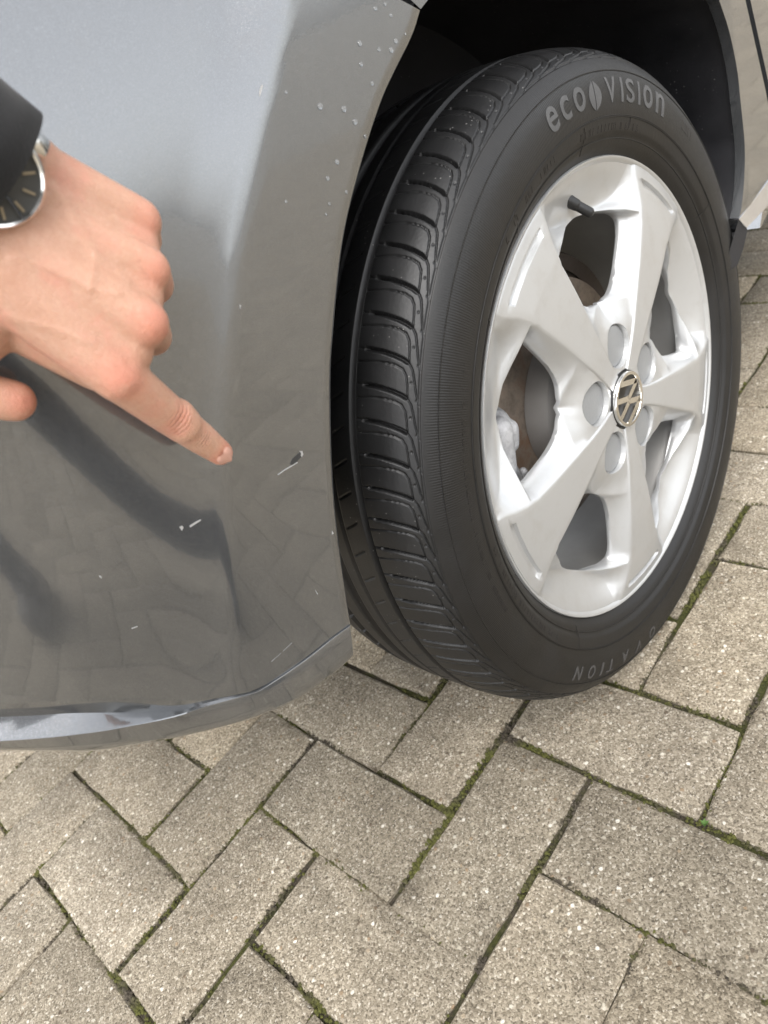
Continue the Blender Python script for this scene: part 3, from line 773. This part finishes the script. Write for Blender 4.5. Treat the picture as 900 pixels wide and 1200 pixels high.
# --- lower lip of the bumper
n = 110
La = smooth_curve(LIP, n)
def rowpx(pts): return smooth_curve(pts, n)
xs = La[:, 0]
def by_x(pts, x):
    p = smooth_curve(sorted(pts), 300); return np.interp(x, p[:, 0], p[:, 1])
B1 = [(-330, 848), (0, 840), (89, 835.6), (200, 834.0), (240, 824.0), (292, 811.2), (312, 802.2), (357, 771.6), (390, 745.6), (410.5, 731.1)]
B2 = [(-330, 884), (0, 867), (100, 858), (155, 849), (200, 840), (240, 828), (292, 813.6), (312, 804.6), (357, 774.2), (390, 748.2), (410.5, 733.4)]
B3 = [(-330, 880), (0, 880), (100, 880.5), (155.6, 873), (200, 865.5), (250, 854), (290, 843), (333, 827), (358, 813), (390, 790), (407, 775), (412, 768)]
def fade(x): return 1 - sstep(x, 120, 265)
rowsP = []
for k in range(n):
    x, y = La[k]; f = float(fade(x)); p0 = hit(x, y)
    x3 = x + (3.2 if x > 380 else 0) * (x - 380) / 30
    p1 = hit(x, by_x(B1, x), .0020 * f + .0006); p2 = hit(x, by_x(B2, x), -.0065 * f - .0010 * (1 - f))
    p2b = hit(x, by_x(B2, x) + 1.6, -.0072 * f - .0013 * (1 - f))
    p3 = hit(x3, by_x(B3, x3) - 2.0, -.004 * f); p4 = hit(x3, by_x(B3, x3), .002)
    p5 = p4 + np.array([0, .05, .004])
    rowsP.append([p0, p1, p2, p2b, (p2b * 2 + p3) / 3, (p2b + 2 * p3) / 3, p3, p4, p5])
G = np.array(rowsP)
link('bumper_lip', mesh_from(G.reshape(-1, 3), grid_faces(*G.shape[:2], flip=True)), PAINT, car, 32)

# --- body side above and behind the wheel
yR = lambda x, z: float(ybody(x, z))
ARC_R = [(842.7, 0), (854.7, 37), (864, 82.7), (868, 120), (872, 158.7), (873, 180), (872, 213), (869, 243), (866, 257)]
arcR = np.array([hit(*q) for q in smooth_curve(ARC_R, 22)])
topL = P[0, 0]
aL = math.atan2(topL[2] - HUB[2], topL[0]); aR = math.atan2(arcR[0][2] - HUB[2], arcR[0][0])
rL = math.hypot(topL[2] - HUB[2], topL[0]); rR = math.hypot(arcR[0][2] - HUB[2], arcR[0][0])
arc = []
for k in range(26):
    t = k / 25; a = aL + (aR - aL) * t - .003 * (1 - t); r = rL + (rR - rL) * t; x, z = r * math.cos(a), HUB[2] + r * math.sin(a); arc.append((x, z))
arc = arc[:-1] + [(q[0], q[2]) for q in arcR]
seamTop = on_plane(873.5, 0, 1, -.02); seamBot = on_plane(900, 118, 1, -.02)
ds = (seamBot - seamTop) / (seamBot[2] - seamTop[2])
def seam_x(z): return seamTop[0] + ds[0] * (z - seamTop[2]) if z > .42 else seamTop[0] + ds[0] * (.42 - seamTop[2]) + (.42 - z) * .15
outer = []
na = len(arc)
ZT = .98
for k in range(na):
    t = k / (na - 1)
    if k < 14: outer.append((-.42 + (seam_x(ZT) + .42) * k / 13, ZT))
    else:
        z = ZT + (arc[-1][1] - ZT) * (k - 13) / (na - 14); outer.append((seam_x(z), z))
rowsP = []
for k in range(na):
    a, b = np.array(arc[k]), np.array(outer[k]); line = []
    fl = np.array([a[0], yR(*a) + .010, a[1]]); line.append(fl); line.append(np.array([a[0], yR(*a) + .001, a[1]]))
    for t in np.linspace(0, 1, 16):
        q = a + (b - a) * t; line.append(np.array([q[0], yR(*q), q[1]]))
    q = b; line.append(np.array([q[0], yR(*q) + .012, q[1]]))
    rowsP.append(line)
G = np.array(rowsP)
link('fender', mesh_from(G.reshape(-1, 3), grid_faces(*G.shape[:2])), PAINT, car, 50)
# body panel left of the fender, above the bumper
rowsP = []
for k in range(14):
    t = k / 13; j = int(t * (ncb - 1)); q = P[0, j]; z0 = q[2] + .005; line = [np.array([q[0], yR(q[0], z0) + .012, z0])]
    xt = -.42 - .35 * t
    x0 = q[0]
    for s in np.linspace(0, 1, 10):
        z = z0 + (ZT - z0) * s
        x = x0 + ((-.42 - .3 * t) - x0) * s
        line.append(np.array([x, yR(x, z), z]))
    rowsP.append(line)
G = np.array(rowsP)
link('body_panel', mesh_from(G.reshape(-1, 3), grid_faces(*G.shape[:2], flip=True)), PAINT, car, 50)
# door
rowsP = []
for z in np.linspace(.26, ZT, 26):
    x0 = seam_x(z) + .0115; line = [np.array([x0, ybase(x0) + .012, z])]
    for s in np.linspace(0, 1, 12):
        x = x0 + s * 1.0; v = max(0, z - .5); line.append(np.array([x, ybase(x) + .05 * v * v - .0008 * 0, z]))
    rowsP.append(line)
G = np.array(rowsP); link('door', mesh_from(G.reshape(-1, 3), grid_faces(*G.shape[:2], flip=True)), PAINT, car, 50)
# window band and roof edge, out of view
bm = bmesh.new()
for x0, x1 in ((-.40, .33), (.36, 1.35)):
    q = [(x0, .06, ZT + .012), (x1, .03, ZT + .012), (x1 - .03, .24, 1.42), (x0 + .16, .26, 1.42)]; bm.faces.new([bm.verts.new(v) for v in q])
link('window', from_bm(bm), plain('dark_glass', (.01, .012, .012), .04), car)
bm = bmesh.new(); box(bm, (.58, .85, 1.455), (1.5, 1.25, .05)); box(bm, (.45, .05, ZT), (1.85, .09, .02))
bmesh.ops.bevel(bm, geom=list(bm.edges), offset=.008, segments=2, affect='EDGES')
link('roof', from_bm(bm), PAINT, car, 40)
# sill with its silver strip
s0_, s1_, s2_, s3_ = (hit(866, 257, -.001), hit(900, 213, -.001), hit(900, 241, -.003), hit(875, 267, -.003))
dS = s1_ - s0_; dL = s2_ - s3_
far = 1.35
def ext(p, d): return p + d / d[0] * (far - p[0])
dS[1] = 0; dL[1] = 0; dS[2] *= .25; dL[2] *= .25
bm = bmesh.new()
vs = [bm.verts.new(v) for v in (s0_, s1_, ext(s1_, dS), ext(s2_, dL), s2_, s3_)]
bm.faces.new((vs[0], vs[1], vs[4], vs[5])); bm.faces.new((vs[1], vs[2], vs[3], vs[4]))
vi = [bm.verts.new(Vector(v.co) + Vector((0, .03, 0))) for v in vs]
for a, b in ((0, 1), (1, 2), (3, 4), (4, 5), (5, 0)): bm.faces.new((vs[a], vs[b], vi[b], vi[a]))
link('sill_trim', from_bm(bm), TRIM, car, 30)
bm = bmesh.new()
lo = [hit(930, 214, .004), s2_ + np.array([0, .006, -.004]), ext(s2_, dL) + np.array([0, .006, -.004])]
rowA = [bm.verts.new(v) for v in lo]; rowB = [bm.verts.new(np.array(v) + np.array([.004, .006, -.022])) for v in lo]; rowC = [bm.verts.new(np.array(v) + np.array([.01, .20, -.030])) for v in lo]
for A, B in ((rowA, rowB), (rowB, rowC)):
    for k in range(2): bm.faces.new((A[k], A[k + 1], B[k + 1], B[k]))
link('sill', from_bm(bm), PAINT, car, 40)
bm = bmesh.new()
fp = [hit(866, 256, -.0005), hit(873.5, 263, -.0005), hit(876, 270, -.0005), hit(871, 292, -.0005), hit(864, 311, 0), hit(846, 324, .004)]
fa = [bm.verts.new(q) for q in fp]; fb = [bm.verts.new(q + np.array([.01, .20, 0])) for q in fp]
for k in range(5): bm.faces.new((fa[k], fa[k + 1], fb[k + 1], fb[k]))
ctr = [bm.verts.new(np.array(q) + np.array([-.03, .06, .02 - .004 * k])) for k, q in enumerate(fp)]
bm.faces.new(fa)
for k in range(5): bm.faces.new((fa[k + 1], fa[k], ctr[k], ctr[k + 1]))
link('mud_flap', from_bm(bm), LINER, car, 30)
# wheel arch liner and underbody
edge = sorted([(math.atan2(q[2] - HUB[2], q[0]), math.hypot(q[0], q[2] - HUB[2])) for q in P[:, 0]] + [(math.atan2(z - HUB[2], x), math.hypot(x, z - HUB[2])) for x, z in arc])
rowsP = []
a_lo, a_hi = edge[0][0], edge[-1][0]
for k in range(81):
    a = a_lo + (a_hi - a_lo) * k / 80
    e = float(np.interp(a, [q[0] for q in edge], [q[1] for q in edge]))
    line = [HUB + np.array([r * math.cos(a), y, r * math.sin(a)]) for r, y in ((e + .003, ybase(e * math.cos(a)) + .0065), (e + .003, .018), (e + .006, .03), (e + .014, .12), (e + .004, .24), (e - .05, .285), (.20, .30), (.05, .30))]
    rowsP.append(line)
G = np.array(rowsP); link('wheel_arch_liner', mesh_from(G.reshape(-1, 3), grid_faces(*G.shape[:2])), LINER, car, 40)
bm = bmesh.new(); box(bm, (-.43, .80, .49), (.24, .9, .10)); box(bm, (1.0, .9, .34), (.7, 1.5, .10)); box(bm, (.1, 1.1, .62), (.8, 1.4, .10))
link('underbody', from_bm(bm), LINER, car)
# droplets and chips on the paint
def nrm(p):
    e = 1e-4; x, z = p[0], p[2]
    return Vector(((ybody(x + e, z) - ybody(x - e, z)) / (2 * e), -1, (ybody(x, z + e) - ybody(x, z - e)) / (2 * e))).normalized()
bm = bmesh.new()
for px, py, r in ((439.7, 10, 1.1), (458, 18, .9), (421.5, 51, 1.4), (444, 58, 1.1), (463.7, 48, 1.3), (458.5, 59, 1.4), (423, 75.5, 1.2), (436, 98, 1.1), (375, 125, 1.6), (403, 128, 1.5), (416, 143, 1.5), (428, 160, 1.0), (395, 190, 1.3), (384, 209, 1.1), (406, 225, .9), (386, 239, .8), (382, 251, .7), (335, 108, .8), (335, 236, .7), (451, 5, .9), (475, 40, .7)):
    p = Vector(hit(px, py)); nn = nrm(p); q = nn.to_track_quat('Z', 'Y'); rr = r * .00115
    rows_ = [[bm.verts.new(p + q @ Vector((rr * math.cos(t) * math.cos(2 * PI * k / 12), rr * math.cos(t) * math.sin(2 * PI * k / 12), rr * .62 * math.sin(t)))) for k in range(12)] for t in (0, .4, .8, 1.2)]
    for A, B in zip(rows_, rows_[1:]):
        for k in range(12): bm.faces.new((A[k], A[(k + 1) % 12], B[(k + 1) % 12], B[k]))
    bm.faces.new(rows_[-1])
mw = NT('water'); mw.set(Base_Color=(.9, .92, .93), Roughness=.03, Transmission_Weight=.9, IOR=1.33)
tag(link('water_drops', from_bm(bm), mw.m, bump, 180), kind='stuff')
def chip(pts, mat, name, off=.00025):
    bm = bmesh.new(); vs = []
    for px, py in pts:
        p = Vector(hit(px, py)); vs.append(bm.verts.new(p + nrm(p) * off))
    bm.faces.new(vs); bmesh.ops.recalc_face_normals(bm, faces=bm.faces)
    r = bmesh.ops.extrude_face_region(bm, geom=list(bm.faces))
    for v in r['geom']:
        if isinstance(v, bmesh.types.BMVert): v.co += nrm(v.co) * -.0004
    return link(name, from_bm(bm), mat, bump)
chip([(340, 543), (343, 537), (350, 531), (352.5, 530.5), (353, 535), (347.5, 541), (342, 545)], PRIMER, 'paint_chip')
chip([(350.5, 528.3), (353.8, 528.5), (355, 532.5), (353.5, 535.5), (352, 534), (352.6, 531)], SCUFF, 'scuff', .0004)
chip([(325, 556), (333, 550.3), (341, 545.5), (348, 541.5), (348.6, 542.3), (341, 547), (333, 551.6), (325.8, 556.8)], SCUFF, 'scuff', .0004)
chip([(222, 616), (229, 611.5), (235, 608.5), (235.3, 610), (229, 614), (223, 618)], SCUFF, 'scuff')
chip([(210, 617.5), (213.5, 616), (215, 618), (213, 622)], SCUFF, 'scuff')
chip([(303.5, 108), (306.5, 99), (308, 101), (305.5, 110), (304, 114)], SCUFF, 'scuff')
chip([(116, 674), (119, 675.5), (119.3, 677.5), (116.5, 676)], SCUFF, 'scuff')
chip([(154, 736), (161, 733.5), (161.3, 734.3), (154.3, 736.9)], SCUFF, 'scuff')
chip([(369, 691), (372.5, 696), (371.8, 696.5)], SCUFF, 'scuff')
chip([(389, 622), (391, 625), (389, 626.5)], SCUFF, 'scuff')
chip([(280, 357), (282.5, 357.5), (281.5, 362)], SCUFF, 'scuff')
chip([(318, 775), (342, 753), (342.3, 753.5), (318.3, 775.5)], plain('faint_scuff', (.20, .20, .20), .5), 'scuff', .0001)

# ------------------------------------------------------------------ the person
person = None
hand_caps = []
def C(a, b, ra, rb): hand_caps.append((tuple(at(*a)), tuple(at(*b)), ra / 1000, rb / 1000))
W1, W2 = (26, 206, .274), (-12, 300, .274)
LI, RI, MI, IN = (160, 260, .300), (172, 317, .295), (168, 379, .291), (138, 440, .292)
C(W1, LI, 15.5, 10.2); C((10, 245, .272), RI, 15, 9.6); C((0, 275, .272), MI, 16, 10.2); C(W2, IN, 19, 10.8)
C((-60, 250, .268), W1, 24, 17); C((-60, 270, .270), W2, 24, 20)
C((20, 280, .293), (125, 345, .310), 19, 15); C((0, 350, .292), (115, 425, .303), 17, 12)
C(LI, (168, 281, .328), 9.0, 8.2); C((168, 281, .328), (120, 305, .340), 8.2, 7.5); C((120, 305, .340), (95, 300, .325), 7.5, 7)
C(RI, (181, 334, .333), 9.4, 8.8); C((181, 334, .333), (125, 352, .346), 8.8, 8); C((125, 352, .346), (95, 345, .328), 8, 7.5)
C(MI, (178, 394, .330), 9.8, 9.0); C((178, 394, .330), (120, 402, .343), 9, 8.2); C((120, 402, .343), (90, 390, .325), 8.2, 7.6)
C(IN, (204, 491, .324), 10.4, 8.7); C((204, 491, .324), (236, 514, .341), 8.6, 7.7); C((236, 514, .341), (258, 530.5, .353), 7.6, 6.3)
C((212, 495, .3265), (214, 497, .3275), 8.9, 8.9)
C((40, 238, .2755), (161, 290, .2995), 14.5, 9.2); C((30, 280, .2755), (164, 348, .2955), 15.5, 9.6); C((20, 312, .2765), (150, 410, .2945), 17.5, 10.2)
C((60, 312, .2712), (152, 372, .2846), 3.2, 3.2); C((55, 272, .2688), (158, 313, .2868), 3.2, 3.0); C((38, 346, .2682), (126, 428, .2830), 3.4, 3.4)
C((207, 489, .3235), (210, 492, .3250), 8.9, 8.7)
C((-30, 380, .285), (-70, 430, .287), 16, 12); C((-70, 430, .287), (-30, 461, .295), 11, 10); C((-30, 461, .295), (17, 470, .301), 9.8, 8.6)
person = organic('person', hand_caps, SKIN, None, .0010, 14)
hv = np.zeros(len(person.data.vertices) * 3); person.data.vertices.foreach_get('co', hv); hv = hv.reshape(-1, 3)
hn = np.zeros_like(hv).ravel(); person.data.vertices.foreach_get('normal', hn); hn = hn.reshape(-1, 3)
q_ = (hv - CAM) @ RM.T; hp = np.stack([450 + FPX * q_[:, 0] / q_[:, 2], 600 + FPX * q_[:, 1] / q_[:, 2]], 1)
facing = np.clip(-(hn * (hv - CAM)).sum(1) / np.linalg.norm(hv - CAM, axis=1), 0, 1)
push = np.zeros(len(hv))
for line, amp, wd in (([(62, 222), (92, 262), (112, 300), (150, 330)], .0007, 5.5), ([(15, 300), (60, 316), (105, 338), (138, 345)], .0006, 5), ([(112, 300), (106, 338)], .0005, 4.5), ([(10, 372), (60, 384), (108, 402)], .0006, 5.5),
                      ([(128, 428), (150, 452)], .0005, 6), ([(150, 425), (166, 440)], -.0005, 3), ([(118, 455), (135, 468)], -.0004, 3), ([(158, 366), (174, 392)], -.0004, 2.5), ([(163, 305), (176, 330)], -.0004, 2.5)):
    push += amp * np.exp(-(dist_poly(hp[:, 0], hp[:, 1], line) / wd) ** 2)
hv = hv + hn * (push * facing)[:, None]; person.data.vertices.foreach_set('co', hv.ravel()); person.data.update()
tag(person, 'person in a black jacket pointing with the left index finger at the scratched bumper', 'person')
NAIL = plain('nail', (.60, .335, .26), .28)
def nail(c, tip, w_, h0, h1, name='nail'):
    c, tip = Vector(c), Vector(tip); ax = (tip - c).normalized(); up = (Vector(CAM) - c).normalized(); up = (up - ax * up.dot(ax)).normalized(); sd_ = ax.cross(up)
    L = (tip - c).length; bm = bmesh.new(); g = []
    for i in range(7):
        u = i / 6; row = []
        for j in range(7):
            v = j / 6 * 2 - 1; ww = w_ * (1 - .55 * max(0, (u - .55) / .45) ** 2) * (1 - .4 * max(0, (.25 - u) / .25) ** 2)
            row.append(bm.verts.new(c + ax * L * u + sd_ * ww * v + up * (h0 + (h1 - h0) * u - .0022 * v * v * (w_ / .005) - .0007 * u * u)))
        g.append(row)
    for A, B in zip(g, g[1:]):
        for j in range(6): bm.faces.new((A[j], A[j + 1], B[j + 1], B[j]))
    return link(name, from_bm(bm), NAIL, person, 180)
cam_dir = lambda p: (CAM - np.array(p)) / np.linalg.norm(CAM - np.array(p))
q0 = at(250, 524.5, .3487); q1 = at(263, 534, .3563)
nail(q0, q1, .0044, .0076, .0066)
# sleeve and watch
JACKET = m_cloth('black_cloth', (.005, .005, .006))
def tube_cloth(name, pts, rad, mat, parent, seg=40, n=60, wr=.002, capend=False):
    c = smooth_curve(np.array(pts), n); rr = np.interp(np.linspace(0, 1, n), np.linspace(0, 1, len(rad)), rad)
    verts = []; up = Vector((0, 0, 1))
    for k in range(n):
        d = Vector(c[min(n - 1, k + 1)] - c[max(0, k - 1)]).normalized(); x = d.cross(up).normalized(); y = x.cross(d)
        for s in range(seg):
            a = 2 * PI * s / seg; r = rr[k] + wr * mnoise.noise(Vector((math.cos(a) * 1.6, math.sin(a) * 1.6, k * .22)) + Vector((c[0][0] * 7, 0, 0)))
            verts.append(Vector(c[k]) + x * math.cos(a) * r + y * math.sin(a) * r)
    f = grid_faces(n, seg, wrap=True); base = len(verts)
    me = mesh_from(verts, f); return link(name, me, mat, parent, 180)
elbow = np.array([-.93, -.50, .86]); shoulder = np.array([-.86, -.80, 1.16])
wc = np.array(at(-9, 207, .2475))
arm = np.array(at(-10, 206, .268) - at(-110, 130, .246)); arm /= np.linalg.norm(arm)
wn = np.array(cam_dir(wc)); wn = wn - arm * (wn @ arm) * .75; wn = Vector(wn / np.linalg.norm(wn))
axp = wc - np.array(wn) * .0195
cuff = axp + arm * .0065 + (at(-14, -4, .26) - at(0, 0, .26))
sl = tube_cloth('sleeve', [cuff, cuff - arm * .03, cuff - arm * .075 + np.array([0, 0, .004]), cuff - arm * .15 + np.array([-.01, -.01, .01]), elbow], [.0285, .0300, .0322, .0385, .055], JACKET, person, n=80, wr=.0016)
md = sl.modifiers.new('s', 'SOLIDIFY'); md.thickness = .0025; md.offset = -1
watch = empty('watch', (0, 0, 0), person)
wq = wn.to_track_quat('Z', 'Y'); WM = Matrix.Translation(Vector(wc)) @ wq.to_matrix().to_4x4()
def zlathe(prof_, n=56):
    bm = bmesh.new(); lathe(bm, [(r, -z) for r, z in prof_], n)
    R_ = Matrix.Rotation(-PI / 2, 4, 'X')
    bm.transform(WM @ R_); return from_bm(bm)
R0 = .0168
link('case', zlathe([(R0 * .80, -.006), (R0 * .98, -.0055), (R0 * 1.02, -.002), (R0 * 1.0, .0008), (R0 * .95, .0018), (R0 * .90, .0014), (R0 * .885, .0004), (R0 * .885, -.001)]), CHROME, watch, 40)
link('dial', zlathe([(.0001, -.0006), (R0 * .89, -.0006)]), plain('dial_dark', (.075, .075, .072), .3), watch)
GOLD = plain('pale_gold', (.42, .36, .26), .35, .8)
for k in range(12):
    bm = bmesh.new(); box(bm, (R0 * .70, 0, 0), (.0042, .0009, .0006)); bm.transform(WM @ Matrix.Rotation(k * PI / 6 + .2, 4, 'Z')); link('hour_marker', from_bm(bm), GOLD, watch)
for ang, L in ((.62, .011), (-1.5, .015)):
    bm = bmesh.new(); box(bm, (L / 2, 0, .0006), (L, .0011, .0004)); bm.transform(WM @ Matrix.Rotation(ang, 4, 'Z')); link('pointer', from_bm(bm), CHROME, watch)
wax = (Vector(arm) - wn * wn.dot(Vector(arm))).normalized()
sx = wn.cross(wax).normalized()
for s in (-1, 1):
    bm = bmesh.new(); rowsv = []
    for k in range(9):
        t = k / 8; a = t * 1.9
        c = Vector(wc) + sx * s * (R0 * .95 + .0075 * math.sin(a)) - wn * (.002 + .018 * (1 - math.cos(a)))
        rowsv.append([bm.verts.new(c + wax * x) for x in (-.0095, -.004, .004, .0095)])
    for A, B in zip(rowsv, rowsv[1:]):
        for k in range(3): bm.faces.new((A[k], A[k + 1], B[k + 1], B[k]))
    st = link('strap', from_bm(bm), CHROME, watch, 40)
    st.modifiers.new('s', 'SOLIDIFY').thickness = .0025
# rest of the body, behind the lens, mirrored in the paint
JEANS = m_cloth('dark_trousers', (.026, .034, .046))
hipL, hipR = np.array([-.94, -1.12, .80]), np.array([-.72, -1.14, .80])
footL, footR = np.array([-1.12, -.80, .09]), np.array([-.46, -.74, .09])
kneeL, kneeR = np.array([-1.08, -.78, .46]), np.array([-.62, -.76, .48])
organic('trousers', [(hipL, kneeL, .095, .066), (kneeL, footL, .064, .055), (hipR, kneeR, .095, .066), (kneeR, footR, .075, .062), (hipL, hipR, .115, .115)], JEANS, person, .012, 4)
organic('jacket', [((-.83, -1.13, .86), (-.82, -1.02, 1.12), .145, .15), ((-.82, -1.02, 1.12), (-.80, -.92, 1.24), .14, .10), ((-.97, -.94, 1.20), elbow, .075, .055), ((-.65, -.94, 1.22), (-.50, -.70, .98), .07, .052), ((-.50, -.70, .98), (-.50, -.47, .78), .050, .040), ((-.97, -.94, 1.20), (-.65, -.94, 1.22), .08, .08)], JACKET, person, .012, 4)
organic('head', [((-.80, -.88, 1.30), (-.79, -.80, 1.40), .06, .06), ((-.79, -.76, 1.43), (-.78, -.70, 1.46), .088, .085), ((-.785, -.66, 1.41), (-.785, -.66, 1.40), .05, .045), ((-.785, -.605, 1.435), (-.785, -.605, 1.43), .014, .016)], SKIN, person, .008, 4)
organic('hair', [((-.79, -.80, 1.47), (-.78, -.72, 1.515), .085, .08)], plain('hair', (.03, .02, .013), .6), person, .008, 3)
organic('hand', [((-.505, -.45, .77), (-.512, -.40, .70), .03, .036), ((-.49, -.37, .70), (-.455, -.35, .64), .009, .008), ((-.50, -.38, .69), (-.468, -.355, .62), .009, .008), ((-.515, -.385, .68), (-.485, -.365, .61), .009, .008), ((-.53, -.39, .67), (-.51, -.375, .605), .008, .007), ((-.545, -.40, .72), (-.575, -.375, .66), .010, .009)], SKIN, person, .003, 4)
for f_ in (footL, footR):
    organic('shoe', [(f_ + np.array([0, -.05, -.045]), f_ + np.array([.0, .14, -.052]), .046, .036), (f_ + np.array([0, -.03, -.01]), f_ + np.array([0, .04, -.03]), .05, .045)], plain('shoe_dark', (.03, .03, .032), .5), person, .006, 4)
# the phone that takes the picture, just behind the lens
bm = bmesh.new(); box(bm, (-.012, .055, 0), (.072, .148, .008)); bmesh.ops.bevel(bm, geom=list(bm.edges), offset=.003, segments=2, affect='EDGES')
bm.transform(M @ Matrix.Translation((0, -.02, .014)))
tag(link('phone', from_bm(bm), BLACK, None, 40), 'thin black phone held up by the person beside the bumper', 'phone')
